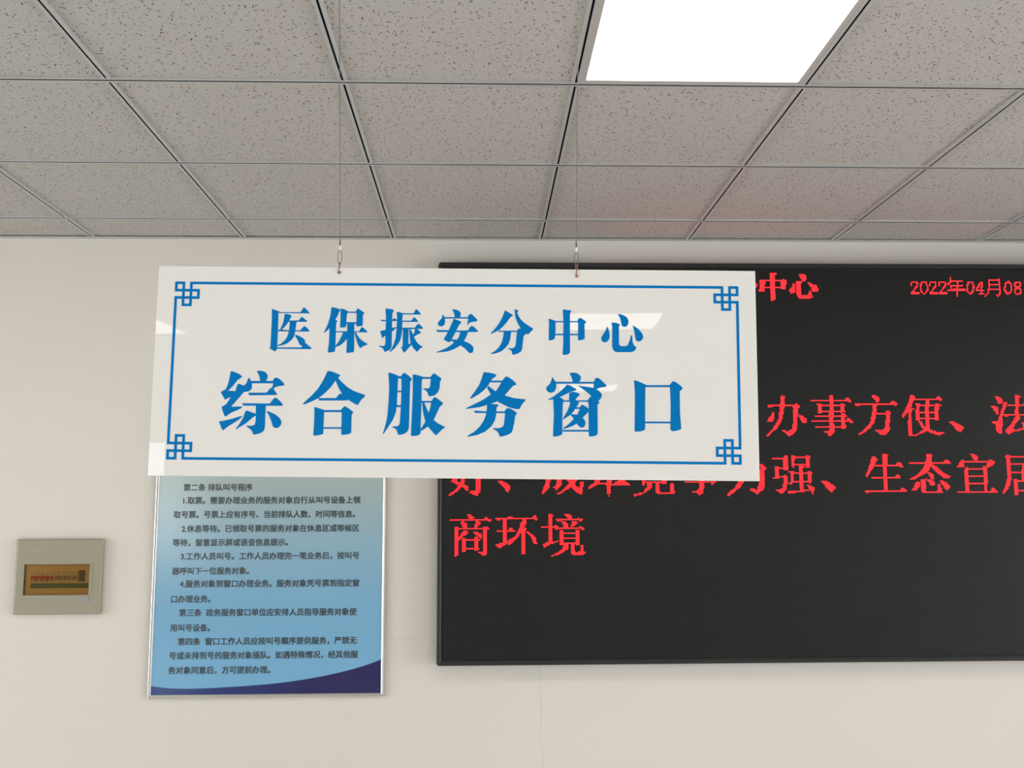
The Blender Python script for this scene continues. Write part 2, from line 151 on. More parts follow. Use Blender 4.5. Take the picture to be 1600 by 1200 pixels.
def tile_material():
    """mineral-fibre tile: pale board with scattered pin holes and short fissures"""
    m = mat('mineral_fibre', (0.66, 0.63, 0.59), 0.9, spec=0.15)
    nt = m.node_tree; b = nt.nodes['Principled BSDF']
    tc = N(nt, 'ShaderNodeTexCoord')
    wp = N(nt, 'ShaderNodeTexNoise'); wp.inputs['Scale'].default_value = 120
    nt.links.new(tc.outputs['Object'], wp.inputs['Vector'])
    marks = []
    for scale, lo, hi, wid, keep in ((64.0, 0.06, 0.36, 0.085, 0.62), (112.0, 0.06, 0.26, 0.11, 0.45)):
        v = N(nt, 'ShaderNodeTexVoronoi', voronoi_dimensions='2D', feature='F1')
        v.inputs['Scale'].default_value = 1.0
        sc = N(nt, 'ShaderNodeVectorMath', operation='SCALE'); sc.inputs['Scale'].default_value = scale
        nt.links.new(tc.outputs['Object'], sc.inputs[0]); nt.links.new(sc.outputs[0], v.inputs['Vector'])
        df = N(nt, 'ShaderNodeVectorMath', operation='SUBTRACT')
        nt.links.new(sc.outputs[0], df.inputs[0]); nt.links.new(v.outputs['Position'], df.inputs[1])
        cs = N(nt, 'ShaderNodeSeparateXYZ'); nt.links.new(v.outputs['Color'], cs.inputs[0])
        ps = N(nt, 'ShaderNodeSeparateXYZ'); nt.links.new(df.outputs[0], ps.inputs[0])
        an = mth(nt, 'MULTIPLY', cs.outputs[0], 6.2832)
        ca, sa = mth(nt, 'COSINE', an), mth(nt, 'SINE', an)
        px = mth(nt, 'ADD', mth(nt, 'MULTIPLY', ps.outputs[0], ca), mth(nt, 'MULTIPLY', ps.outputs[1], sa))
        py = mth(nt, 'SUBTRACT', mth(nt, 'MULTIPLY', ps.outputs[1], ca), mth(nt, 'MULTIPLY', ps.outputs[0], sa))
        ln = mth(nt, 'ADD', mth(nt, 'MULTIPLY', mth(nt, 'POWER', cs.outputs[1], 4.0), hi - lo), lo)
        ex = mth(nt, 'MAXIMUM', mth(nt, 'SUBTRACT', mth(nt, 'ABSOLUTE', px), ln), 0.0)
        ds = mth(nt, 'SQRT', mth(nt, 'ADD', mth(nt, 'POWER', ex, 2.0), mth(nt, 'POWER', py, 2.0)))
        ws = mth(nt, 'MULTIPLY', mth(nt, 'ADD', cs.outputs[2], 0.45), wid)
        k = mth(nt, 'LESS_THAN', ds, ws)
        k = mth(nt, 'MULTIPLY', k, mth(nt, 'GREATER_THAN', mth(nt, 'FRACT', mth(nt, 'MULTIPLY', cs.outputs[2], 7.31)), 1 - keep))
        marks.append(k)
    mk = mth(nt, 'MAXIMUM', marks[0], mth(nt, 'MULTIPLY', marks[1], 0.55))
    mix = N(nt, 'ShaderNodeMix', data_type='RGBA')
    mix.inputs[6].default_value = (0.475, 0.455, 0.428, 1); mix.inputs[7].default_value = (0.13, 0.105, 0.085, 1)
    nt.links.new(mth(nt, 'MULTIPLY', mk, 1.0), mix.inputs[0]); nt.links.new(mix.outputs[2], b.inputs['Base Color'])
    bp = N(nt, 'ShaderNodeBump'); bp.inputs['Strength'].default_value = 0.25; bp.inputs['Distance'].default_value = 0.002
    nt.links.new(wp.outputs['Fac'], bp.inputs['Height']); nt.links.new(bp.outputs[0], b.inputs['Normal'])
    return m

def floor_material():
    m = mat('floor_tile', (0.62, 0.59, 0.54), 0.25)
    nt = m.node_tree; b = nt.nodes['Principled BSDF']
    tc = N(nt, 'ShaderNodeTexCoord'); br = N(nt, 'ShaderNodeTexBrick')
    br.offset = 0.0
    br.inputs['Color1'].default_value = (0.79, 0.775, 0.755, 1); br.inputs['Color2'].default_value = (0.76, 0.745, 0.725, 1)
    br.inputs['Mortar'].default_value = (0.35, 0.33, 0.30, 1); br.inputs['Scale'].default_value = 1.0
    br.inputs['Brick Width'].default_value = 0.8; br.inputs['Row Height'].default_value = 0.8; br.inputs['Mortar Size'].default_value = 0.002
    nt.links.new(tc.outputs['Object'], br.inputs['Vector']); nt.links.new(br.outputs['Color'], b.inputs['Base Color'])
    return m

def print_material():
    """printed notice: a pale grey-green to sky-blue design under a glossy film"""
    m = mat('printed_film', (0.3, 0.5, 0.7), 0.16, spec=0.45)
    nt = m.node_tree; b = nt.nodes['Principled BSDF']
    tc = N(nt, 'ShaderNodeTexCoord'); sp = N(nt, 'ShaderNodeSeparateXYZ'); nt.links.new(tc.outputs['Object'], sp.inputs[0])
    mr = N(nt, 'ShaderNodeMapRange'); mr.inputs['From Min'].default_value = -0.6; mr.inputs['From Max'].default_value = 0.6
    nt.links.new(sp.outputs[2], mr.inputs['Value'])
    cr = N(nt, 'ShaderNodeValToRGB'); nt.links.new(mr.outputs[0], cr.inputs[0])
    e = cr.color_ramp.elements
    e[0].position = 0.0; e[0].color = (0.185, 0.445, 0.70, 1)
    e[1].position = 1.0; e[1].color = (0.62, 0.70, 0.66, 1)
    k = e.new(0.30); k.color = (0.205, 0.44, 0.66, 1)
    k = e.new(0.52); k.color = (0.30, 0.47, 0.57, 1)
    k = e.new(0.68); k.color = (0.40, 0.49, 0.49, 1)
    nt.links.new(cr.outputs[0], b.inputs['Base Color'])
    return m

def wave_material():
    """navy foot of the notice, royal blue along its upper left rim (part of the print)"""
    m = mat('navy_print', (0.02, 0.02, 0.12), 0.16, spec=0.45)
    nt = m.node_tree; b = nt.nodes['Principled BSDF']
    tc = N(nt, 'ShaderNodeTexCoord'); sp = N(nt, 'ShaderNodeSeparateXYZ'); nt.links.new(tc.outputs['Object'], sp.inputs[0])
    mr = N(nt, 'ShaderNodeMapRange'); mr.inputs['From Min'].default_value = -0.45; mr.inputs['From Max'].default_value = 0.15
    nt.links.new(sp.outputs[0], mr.inputs['Value'])
    cr = N(nt, 'ShaderNodeValToRGB'); nt.links.new(mr.outputs[0], cr.inputs[0])
    cr.color_ramp.elements[0].color = (0.018, 0.060, 0.24, 1); cr.color_ramp.elements[1].color = (0.020, 0.019, 0.115, 1)
    nt.links.new(cr.outputs[0], b.inputs['Base Color'])
    return m

def screen_material():
    m = mat('led_mask', (0.01, 0.01, 0.01), 0.5, spec=0.30)
    nt = m.node_tree; b = nt.nodes['Principled BSDF']
    tc = N(nt, 'ShaderNodeTexCoord'); n1 = N(nt, 'ShaderNodeTexWhiteNoise', noise_dimensions='2D')
    sn = N(nt, 'ShaderNodeVectorMath', operation='SNAP'); sn.inputs[1].default_value = (0.304, 1, 0.152)
    nt.links.new(tc.outputs['Object'], sn.inputs[0])
    sp = N(nt, 'ShaderNodeSeparateXYZ'); nt.links.new(sn.outputs[0], sp.inputs[0])
    cb = N(nt, 'ShaderNodeCombineXYZ'); nt.links.new(sp.outputs[0], cb.inputs[0]); nt.links.new(sp.outputs[2], cb.inputs[1])
    nt.links.new(cb.outputs[0], n1.inputs['Vector'])
    mix = N(nt, 'ShaderNodeMix', data_type='RGBA')
    mix.inputs[6].default_value = (0.0080, 0.0088, 0.0090, 1); mix.inputs[7].default_value = (0.0086, 0.0094, 0.0096, 1)
    nt.links.new(n1.outputs['Value'], mix.inputs[0]); nt.links.new(mix.outputs[2], b.inputs['Base Color'])
    return m

M = dict(
    wall=wall_material(), tile=tile_material(), floor=floor_material(),
    grid=mat('grid_enamel', (0.455, 0.455, 0.45), 0.33), groove=mat('grid_groove', (0.004, 0.004, 0.005), 0.8, spec=0.05),
    trim=mat('trim_enamel', (0.50, 0.49, 0.47), 0.45),
    lamp=emit('lamp_diffuser', (1.0, 0.955, 0.87), LAMP_L), lamp_frame=mat('lamp_frame', (0.47, 0.455, 0.43), 0.4),
    sign=mat('sign_acrylic', (0.93, 0.91, 0.885), 0.5, spec=0.3, coat=0.55, coat_rough=0.004),
    blue=mat('sign_blue', (0.0, 0.205, 0.58), 0.5, spec=0.08, coat=0.0),
    steel=mat('steel_cable', (0.17, 0.165, 0.155), 0.5, 0.4), dark=mat('dark_crimp', (0.10, 0.09, 0.085), 0.45, 0.3),
    sleeve=mat('pale_sleeve', (0.82, 0.79, 0.75), 0.3, 0.2), copper=mat('copper_wire', (0.30, 0.13, 0.07), 0.45, 0.5),
    brown=mat('brown_wire', (0.16, 0.11, 0.08), 0.5, 0.3), hole=mat('eyelet', (0.35, 0.30, 0.28), 0.5),
    bezel=mat('black_bezel', (0.016, 0.017, 0.018), 0.38), mask=screen_material(), red=emit('lit_red_diode', (1.0, 0.019, 0.024), LED_L),
    alu=mat('brushed_aluminium', (0.62, 0.61, 0.59), 0.32, 0.75), sheet=print_material(), wave=wave_material(),
    ink=mat('grey_ink', (0.042, 0.056, 0.064), 0.3),
    beige=mat('beige_plastic', (0.335, 0.318, 0.238), 0.42), beige_rim=mat('pale_rim', (0.40, 0.375, 0.315), 0.35), amber=clear_pane('amber_pane', (1.0, 0.87, 0.60)),
    inner=mat('grey_interior', (0.80, 0.74, 0.64), 0.6), breaker_red=mat('red_breaker', (0.50, 0.035, 0.03), 0.4),
    breaker_dark=mat('dark_breaker', (0.10, 0.10, 0.11), 0.4), toggle=mat('pale_toggle', (0.62, 0.60, 0.56), 0.4),
    strip=mat('green_strip', (0.10, 0.22, 0.22), 0.5), latch=mat('grey_latch', (0.33, 0.335, 0.325), 0.4, 0.2),
    emboss=mat('embossed_mark', (0.40, 0.38, 0.30), 0.4),
    glass=clear_pane('window_glass', (0.97, 0.98, 0.97)), pvc=mat('white_window_frame', (0.80, 0.80, 0.79), 0.35),
)

# ------------------------------------------------------------------ mesh helpers
class MB:
    def __init__(s): s.v, s.f = [], []
    def add(s, vs, fs):
        o = len(s.v); s.v += [tuple(p) for p in vs]; s.f += [tuple(i + o for i in f) for f in fs]; return s
    def box(s, x0, x1, y0, y1, z0, z1):
        return s.add([(x, y, z) for x in (x0, x1) for y in (y0, y1) for z in (z0, z1)],
                     [(0, 1, 3, 2), (4, 6, 7, 5), (0, 4, 5, 1), (2, 3, 7, 6), (0, 2, 6, 4), (1, 5, 7, 3)])
    def prism(s, pts, y0, y1):
        """outline in x,z drawn out along y (y0 = front)"""
        n = len(pts)
        a = sum(pts[i - 1][0] * pts[i][1] - pts[i][0] * pts[i - 1][1] for i in range(n))
        if a < 0: pts = pts[::-1]
        vs = [(x, y0, z) for x, z in pts] + [(x, y1, z) for x, z in pts]
        fs = [tuple(range(n)), tuple(range(2 * n - 1, n - 1, -1))]
        fs += [(i, i + n, (i + 1) % n + n, (i + 1) % n) for i in range(n)]
        return s.add(vs, fs)
    def tube(s, pts, r, seg=8):
        pts = [Vector(p) for p in pts]; n = len(pts); vs = []; fs = []
        ref = Vector((0.31, 0.77, 0.55))
        for i, p in enumerate(pts):
            d = (pts[min(i + 1, n - 1)] - pts[max(i - 1, 0)]).normalized()
            a = d.cross(ref).normalized(); b = d.cross(a)
            rr = r[i] if isinstance(r, (list, tuple)) else r
            vs += [p + rr * (a * math.cos(t * 2 * math.pi / seg) + b * math.sin(t * 2 * math.pi / seg)) for t in range(seg)]
        for i in range(n - 1):
            fs += [(i * seg + t, i * seg + (t + 1) % seg, (i + 1) * seg + (t + 1) % seg, (i + 1) * seg + t) for t in range(seg)]
        fs += [tuple(range(seg))[::-1], tuple(range((n - 1) * seg, n * seg))]
        return s.add(vs, fs)
    def frame(s, x0, x1, z0, z1, prof, r=0.0, seg=4):
        """picture frame: prof = list of (inset, y) points of the closed section; r = corner radius of the outside"""
        loops = []
        for ins, y in prof:
            a, b, c, d = x0 + ins, x1 - ins, z0 + ins, z1 - ins
            rr = max(r - ins, 0.0005) if r else 0
            if not r: loops.append([(a, y, c), (b, y, c), (b, y, d), (a, y, d)])
            else:
                L = []
                for cx, cz, t0 in ((b - rr, c + rr, -90), (b - rr, d - rr, 0), (a + rr, d - rr, 90), (a + rr, c + rr, 180)):
                    L += [(cx + rr * math.cos(math.radians(t0 + 90 * k / seg)), y, cz + rr * math.sin(math.radians(t0 + 90 * k / seg))) for k in range(seg + 1)]
                loops.append(L)
        n = len(loops[0]); m = len(loops)
        vs = [p for L in loops for p in L]
        fs = [(i * n + j, i * n + (j + 1) % n, ((i + 1) % m) * n + (j + 1) % n, ((i + 1) % m) * n + j) for i in range(m) for j in range(n)]
        return s.add(vs, fs)
    def build(s, name, m, parent=None, loc=None, bevel=0.0, smooth=False, fix=True):
        me = bpy.data.meshes.new(name); me.from_pydata(s.v, [], s.f)
        for x in (m if isinstance(m, (list, tuple)) else [m]): me.materials.append(x)
        if fix:
            bm = bmesh.new(); bm.from_mesh(me); bmesh.ops.recalc_face_normals(bm, faces=bm.faces)
            bm.to_mesh(me); bm.free()
        if smooth:
            for p in me.polygons: p.use_smooth = True
        o = bpy.data.objects.new(name, me); COL.objects.link(o)
        if parent: o.parent = parent
        if loc: o.location = loc
        if bevel:
            b = o.modifiers.new('bevel', 'BEVEL'); b.width = bevel; b.segments = 2; b.limit_method = 'ANGLE'
        return o

def thing(name, label, cat, loc, group=None, matrix=None):
    o = bpy.data.objects.new(name, None); COL.objects.link(o); o.empty_display_size = 0.1
    if matrix is not None: o.matrix_world = matrix
    else: o.location = loc
    o['label'] = label; o['category'] = cat
    if group: o['group'] = group
    return o

def structure(o):
    o['kind'] = 'structure'; return o

def copy_thing(root, loc, label, group=None):
    r = root.copy(); COL.objects.link(r); r.location = loc; r['label'] = label
    if group: r['group'] = group
    for ch in root.children:
        c = ch.copy(); COL.objects.link(c); c.parent = r
        for g in ch.children:
            d = g.copy(); COL.objects.link(d); d.parent = c
    return r

# ------------------------------------------------------------------ room shell
structure(MB().box(XL - 0.2, XR + 0.2, YB - 0.2, WALL + 0.2, -0.1, 0.0).build('floor', M['floor']))
structure(MB().box(XL - 0.2, XR + 0.2, WALL, WALL + 0.2, 0.0, CEIL + 0.25).build('wall_front', M['wall']))

def wall_with_windows(name, horiz, face, out, a0, a1, holes):
    """wall along x (horiz) or y; face = inner plane, out = outward thickness; holes = (a, b, z0, z1)"""
    mb = MB()
    def seg(p, q, z0, z1):
        if q - p < 1e-4 or z1 - z0 < 1e-4: return
        lo, hi = sorted((face, face + out))
        if horiz: mb.box(p, q, lo, hi, z0, z1)
        else: mb.box(lo, hi, p, q, z0, z1)
    cur = a0
    for a, b, z0, z1 in sorted(holes):
        seg(cur, a, 0, CEIL + 0.25); seg(a, b, 0, z0); seg(a, b, z1, CEIL + 0.25); cur = b
    seg(cur, a1, 0, CEIL + 0.25)
    return structure(mb.build(name, M['wall']))

def window(name, horiz, face, out, a, b, z0, z1, mullions):
    mid = face + out * 0.5; w = 0.05; t = 0.03
    f = MB()
    def bar(p, q, r, s):
        if horiz: f.box(p, q, mid - t, mid + t, r, s)
        else: f.box(mid - t, mid + t, p, q, r, s)
    bar(a, b, z0, z0 + w); bar(a, b, z1 - w, z1); bar(a, a + w, z0 + w, z1 - w); bar(b - w, b, z0 + w, z1 - w)
    for k in range(1, mullions): c = a + (b - a) * k / mullions; bar(c - w / 2, c + w / 2, z0 + w, z1 - w)
    fr = structure(f.build(name, M['pvc'], bevel=0.004))
    g = MB()
    if horiz: g.box(a + w, b - w, mid - 0.003, mid + 0.003, z0 + w, z1 - w)
    else: g.box(mid - 0.003, mid + 0.003, a + w, b - w, z0 + w, z1 - w)
    g.build('pane', M['glass'], fr)
    # sampling portal for the daylight of this opening (adds no light of its own)
    L = bpy.data.lights.new('daylight_portal', 'AREA'); L.shape = 'RECTANGLE'; L.size = b - a; L.size_y = z1 - z0
    L.cycles.is_portal = True
    o = bpy.data.objects.new('daylight_portal', L); COL.objects.link(o)
    c = (a + b) / 2; zc = (z0 + z1) / 2; sgn = -1 if out > 0 else 1
    at = face + out * 0.98
    if horiz: o.location = (c, at, zc); d = Vector((0, sgn, 0))
    else: o.location = (at, c, zc); d = Vector((sgn, 0, 0))
    o.rotation_euler = d.to_track_quat('-Z', 'Y').to_euler()

RW = [(-5.6, -1.4, 0.25, 2.2), (-0.8, 3.0, 0.25, 2.2)]
LW = [(-5.6, -1.4, 0.25, 2.2), (-0.8, 3.0, 0.25, 2.2)]
BW = [(-6.3, -4.72, 0.9, 2.48)]
wall_with_windows('wall_right', False, XR, 0.2, YB, WALL, RW)
wall_with_windows('wall_left', False, XL, -0.2, YB, WALL, LW)
wall_with_windows('wall_back', True, YB, -0.2, XL - 0.2, XR + 0.2, BW)
k = 1
for h in BW: window('window_%d' % k, True, YB, -0.2, *h, 2); k += 1
for h in LW: window('window_%d' % k, False, XL, -0.2, *h, 4); k += 1
for h in RW: window('window_%d' % k, False, XR, 0.2, *h, 4); k += 1

# ------------------------------------------------------------------ suspended ceiling
cols = [GX + T * i for i in range(-9, 13) if XL < GX + T * i < XR]
rows = [GY - T * j for j in range(0, 22) if GY - T * j > YB]
LIGHT_CELLS = {(-2, 2), (3, 2), (8, 2), (-2, 9), (3, 9), (8, 9), (3, 15), (8, 15)}   # (column, row) of the cells holding light panels
xs = [XL] + cols + [XR]; ys = [WALL] + rows + [YB]
tiles = MB()
for i in range(len(xs) - 1):
    ci = round((xs[i] - GX) / T) if i else -99
    for j in range(len(ys) - 1):
        rj = j - 1
        if (ci, rj) in LIGHT_CELLS: continue
        dz = random.uniform(0.0052, 0.0068)
        tiles.box(xs[i] + 0.004, xs[i + 1] - 0.004, ys[j + 1] + 0.004, ys[j] - 0.004, CEIL + dz, CEIL + dz + 0.016)
ceiling = structure(tiles.build('ceiling', M['tile']))
HW, GV, UP = 0.0115, 0.0029, 0.009     # half width of a tee, half width of its groove, height
light, dark = MB(), MB()
for y in rows:                         # cross tees run the whole width
    light.box(XL, XR, y - HW, y - GV * 1.2, CEIL, CEIL + UP); light.box(XL, XR, y + GV * 1.2, y + HW, CEIL, CEIL + UP)
    dark.box(XL, XR, y - GV * 1.2, y + GV * 1.2, CEIL + 0.0006, CEIL + UP)
for x in cols:                         # main runners are cut at each cross tee
    for j in range(len(ys) - 1):
        a = ys[j + 1] + (HW if j + 1 < len(ys) - 1 else 0); b = ys[j] - (HW if j else 0)
        light.box(x - HW, x - GV, a, b, CEIL, CEIL + UP); light.box(x + GV, x + HW, a, b, CEIL, CEIL + UP)
        dark.box(x - GV, x + GV, a, b, CEIL + 0.0012, CEIL + UP)
light.build('ceiling_grid', M['grid'], ceiling)
dark.build('grid_groove', M['groove'], ceiling)
structure(MB().box(XL - 0.2, XR + 0.2, YB - 0.2, WALL + 0.2, CEIL + 0.25, CEIL + 0.35).build('ceiling_slab', M['wall']))
tr = MB().box(XL, XR, WALL - 0.016, WALL, CEIL - 0.001, CEIL + 0.002).box(XL, XR, WALL - 0.0015, WALL, CEIL - 0.003, CEIL)
structure(tr.build('trim_1', M['trim']))

# ------------------------------------------------------------------ ceiling light panels
def make_light(loc, label):
    t = thing('ceiling_light', label, 'ceiling light', loc, 'square light panels in the ceiling')
    a = T / 2 - HW + 0.0005
    f = MB()
    for s in (-1, 1):
        f.box(-a, a, s * a - (0.014 if s > 0 else 0), s * a + (0.014 if s < 0 else 0), 0.001, 0.030)
        f.box(s * a - (0.014 if s > 0 else 0), s * a + (0.014 if s < 0 else 0), -a + 0.014, a - 0.014, 0.001, 0.030)
    f.build('frame', M['lamp_frame'], t)
    d = a - 0.014
    MB().box(-d, d, -d, d, 0.004, 0.010).build('diffuser', M['lamp'], t)
    MB().box(-a, a, -a, a, 0.0305, 0.036).build('back_cover', M['lamp_frame'], t)
    return t
def cell(ci, rj): return (GX + T * (ci + 0.5), GY - T * (rj + 0.5), CEIL)
lamp0 = make_light(cell(3, 2), 'bright square light panel set in the ceiling tiles above the screen')
for ci, rj, lb in (
        (3, 9, 'square ceiling light mirrored in the sign beside its last upper blue character'),
        (-2, 9, 'square ceiling light mirrored at the left edge of the white hanging sign'),
        (3, 15, 'farthest square ceiling light mirrored in the sign beside its window character'),
        (-2, 2, 'square ceiling light near the left wall, level with the one above the screen'),
        (8, 2, 'square ceiling light near the right wall, level with the one above the screen'),
        (8, 9, 'square ceiling light in the middle of the room near the right wall'),
        (8, 15, 'square ceiling light near the back wall on its right end')):
    copy_thing(lamp0, cell(ci, rj), lb)

# ------------------------------------------------------------------ hanging sign
c = Vector((SIGN_C[0], SIGN_C[1], EYE + SIGN_C[2])); A, U, NV = Vector(SIGN_A), Vector(SIGN_U), Vector(SIGN_N)
SM = Matrix(((A.x, -NV.x, U.x, c.x), (A.y, -NV.y, U.y, c.y), (A.z, -NV.z, U.z, c.z), (0, 0, 0, 1)))   # local x right, y away from viewer, z up
sign = thing('hanging_sign', 'white glossy hanging board with blue Chinese characters and knotted blue border', 'sign', None, matrix=SM)
SW, SH = 1.2, SIGN_H
MB().box(-SW / 2, SW / 2, 0.0, 0.006, -SH / 2, SH / 2).build('panel', M['sign'], sign, bevel=0.0006)
e0, e1 = -0.0004, 0.0008
BX, BZ, G_, LW_ = 0.5628, 0.1760, 0.0150, 0.0027     # border line position, knot pitch, half line width
bd = MB()
def hl(x0, x1, z): bd.box(min(x0, x1) - LW_, max(x0, x1) + LW_, e0, e1, z - LW_, z + LW_)
def vl(z0, z1, x): bd.box(x - LW_, x + LW_, e0 - 0.00003, e1, min(z0, z1) - LW_, max(z0, z1) + LW_)
hl(-BX + 2 * G_, BX - 2 * G_, BZ); hl(-BX + 2 * G_, BX - 2 * G_, -BZ)
vl(-BZ + 2 * G_, BZ - 2 * G_, -BX); vl(-BZ + 2 * G_, BZ - 2 * G_, BX)
for sx in (-1, 1):
    for sz in (-1, 1):
        gx = [sx * (BX - k * G_) for k in range(4)]; gz = [sz * (BZ - k * G_) for k in range(4)]
        hl(gx[0], gx[1], gz[0]); vl(gz[0], gz[1], gx[0])
        hl(gx[0], gx[3], gz[1]); hl(gx[0], gx[3], gz[2])
        vl(gz[0], gz[3], gx[1]); vl(gz[0], gz[3], gx[2])
        vl(gz[1], gz[2], gx[3]); hl(gx[1], gx[2], gz[3])
bd.build('border', M['blue'], sign)
def smooth_outline(P):
    """round the soft corners of a brush-cut outline, keep its sharp ones"""
    out = []; n = len(P)
    for i in range(n):
        a, b, d = Vector(P[i - 1]), Vector(P[i]), Vector(P[(i + 1) % n])
        u, v = b - a, d - b
        if u.length < 1e-6 or v.length < 1e-6: out.append(P[i]); continue
        ang = u.angle(v)
        if ang < math.radians(50) and min(u.length, v.length) > 0.0008:
            out.append(tuple(b - u * 0.25)); out.append(tuple(b * 0.75 + (b - u * 0.25) * 0.125 + (b + v * 0.25) * 0.125)); out.append(tuple(b + v * 0.25))
        else: out.append(tuple(P[i]))
    return out
for ch, polys in SIGN_TEXT:
    g = MB()
    for q, p in enumerate(polys):
        P = smooth_outline([(p[i] / 1e4, p[i + 1] / 1e4) for i in range(0, len(p), 2)])
        g.prism(P, e0 - 0.00002 * q, e1)
    g.build('character', M['blue'], sign)
for hx, hz in ((-0.2366, 0.1997), (0.2412, 0.1967)):
    MB().tube([(hx, -0.0006, hz), (hx, 0.0075, hz)], 0.0032, 16).build('eyelet', M['hole'], sign)

# ------------------------------------------------------------------ cables that carry the sign
def cable(hx, hz, topx, label, hook_mat):
    H = SM @ Vector((hx, 0.003, hz))                      # centre of the hole
    edge = SM @ Vector((hx, 0.003, SH / 2))
    t = thing('suspension_cable', label, 'cable', (edge.x, edge.y, edge.z), 'cables holding the sign')
    o = Vector((edge.x, edge.y, edge.z))
    up = Vector((0, 0, 1))
    z0 = 0.0085                                           # foot of the loop above the sign's edge
    z1 = z0 + 0.0285; z2 = z1 + 0.009; z3 = z2 + 0.009
    top = Vector((topx - edge.x, 0.0, CEIL - edge.z - 0.001))
    MB().tube([(0, 0, z3), tuple(top)], 0.00085, 8).build('wire', M['steel'], t)
    MB().tube([(0, 0, z2), (0, 0, z3 - 0.001), (0, 0, z3 + 0.004)], [0.0016, 0.0015, 0.0009], 10).build('crimp', M['dark'], t)
    MB().tube([(0, 0, z1 - 0.0005), (0, 0, z1 + 0.001), (0, 0, z2 - 0.001), (0, 0, z2)], [0.0017, 0.0024, 0.0024, 0.0018], 12).build('sleeve', M['sleeve'], t)
    lp = []
    for k in range(33):
        a = 2 * math.pi * k / 32
        s = math.sin(a)
        lp.append((0.0040 * s, 0.0, z0 + (z1 - z0) * 0.5 + (z1 - z0) * 0.5 * math.cos(a)))
    MB().tube(lp, 0.00075, 8).build('loop', M['steel'], t)
    hk = []
    drop = (SH / 2 - hz)
    zc, zr = (z0 + 0.0015 - drop) / 2, (z0 + 0.0025 + drop) / 2
    for k in range(29):
        a = 2 * math.pi * k / 28
        hk.append((0.0014 * math.sin(a * 2), -0.0055 * math.sin(a) , zc + zr * math.cos(a)))
    MB().tube(hk, 0.00095, 8).build('hook', hook_mat, t)
    MB().tube([(-0.001, -0.0045, -drop + 0.002), (0.001, -0.0052, -drop - 0.0015)], [0.0016, 0.0022], 10).build('knot', hook_mat, t)
    MB().tube([tuple(top - Vector((0, 0, 0.004))), tuple(top)], 0.004, 12).build('ceiling_fixing', M['grid'], t)
cable(-0.2366, 0.1997, CABLE_X[0], 'thin steel cable down to the left hole of the white sign, brown hook', M['brown'])
cable(0.2412, 0.1967, CABLE_X[1], 'thin steel cable down to the right hole of the white sign, copper hook', M['copper'])

# ------------------------------------------------------------------ LED screen
YF = WALL - 0.07; PIT = 0.00475
LX, LZ = -0.1495, EYE + 0.9705                            # top left corner of the diode field
NC, NR = 640, 320
x1, z1 = LX + NC * PIT, LZ - NR * PIT
led = thing('led_screen', 'large black LED display screen with red Chinese text on the wall', 'screen', (LX, YF, z1))
o = Vector((LX, YF, z1)); Wd, Ht = NC * PIT, NR * PIT
MB().frame(-0.0205, Wd + 0.0205, -0.0205, Ht + 0.0205,
           [(0.0, 0.0700), (0.0, 0.004), (0.0012, 0.0005), (0.004, -0.0012), (0.013, -0.0012), (0.0150, 0.0002), (0.0165, -0.0008), (0.0195, -0.0008), (0.0203, 0.0008), (0.0203, 0.0700)], r=0.012, seg=6).build('screen_frame', M['bezel'], led)
face = MB()
for i in range(10):
    for j in range(10):
        face.box(i * 0.304 + 0.00015, (i + 1) * 0.304 - 0.00015, 0.003, 0.02, j * 0.152 + 0.00015, (j + 1) * 0.152 - 0.00015)
face.box(0, Wd, 0.0202, 0.0699, 0, Ht)
face.build('display_face', M['mask'], led)
hd = PIT * 0.37
for ch, i0, j0, bits in LED_TEXT:
    g = MB()
    for j, b in enumerate(bits):
        i = 0
        while b:
            if b & 1:
                x = (i0 + i + 0.5) * PIT; z = Ht - (j0 + j + 0.5) * PIT
                if 0 < x < Wd and 0 < z < Ht:
                    g.add([(x - hd, 0.0018, z - hd), (x + hd, 0.0018, z - hd), (x + hd, 0.0018, z + hd), (x - hd, 0.0018, z + hd),
                           (x - hd, 0.0032, z - hd), (x + hd, 0.0032, z - hd), (x + hd, 0.0032, z + hd), (x - hd, 0.0032, z + hd)],
                          [(0, 1, 2, 3), (0, 4, 5, 1), (1, 5, 6, 2), (2, 6, 7, 3), (3, 7, 4, 0)])
            b >>= 1; i += 1
    if g.v: g.build('lit_character', M['red'], led, fix=False)

# ------------------------------------------------------------------ framed notice
PX0, PX1, PZ0 = -1.2613, -0.3696, EYE - 0.688; PZ1 = PZ0 + 1.195
pc = Vector(((PX0 + PX1) / 2, WALL, (PZ0 + PZ1) / 2)); pw, ph = (PX1 - PX0) / 2, (PZ1 - PZ0) / 2
post = thing('wall_poster', 'blue printed notice in a thin silver frame, half hidden behind the hanging sign', 'poster', pc)
MB().frame(-pw, pw, -ph, ph, [(0, 0.0), (0, -0.011), (0.002, -0.0145), (0.0045, -0.0155), (0.0075, -0.0145), (0.010, -0.0135), (0.0125, -0.0118), (0.0125, 0.0)]).build('frame', M['alu'], post)
MB().box(-pw + 0.012, pw - 0.012, -0.0105, 0.0, -ph + 0.012, ph - 0.012).build('printed_sheet', M['sheet'], post)
wv = [(-1.2502, -0.642), (-1.2381, -0.6445), (-1.205, -0.6487), (-1.1707, -0.6518), (-1.12, -0.6535), (-1.07, -0.6531), (-1.02, -0.6516), (-0.974, -0.6493), (-0.89, -0.6451),
      (-0.8058, -0.6391), (-0.73, -0.6312), (-0.6614, -0.6216), (-0.60, -0.6112), (-0.5407, -0.599), (-0.49, -0.5868), (-0.444, -0.5738), (-0.41, -0.5622), (-0.3825, -0.5516)]
P = [(x - pc.x, z + EYE - pc.z) for x, z in wv]
P[0] = (-pw + 0.0125, P[0][1]); P[-1] = (pw - 0.0125, P[-1][1])
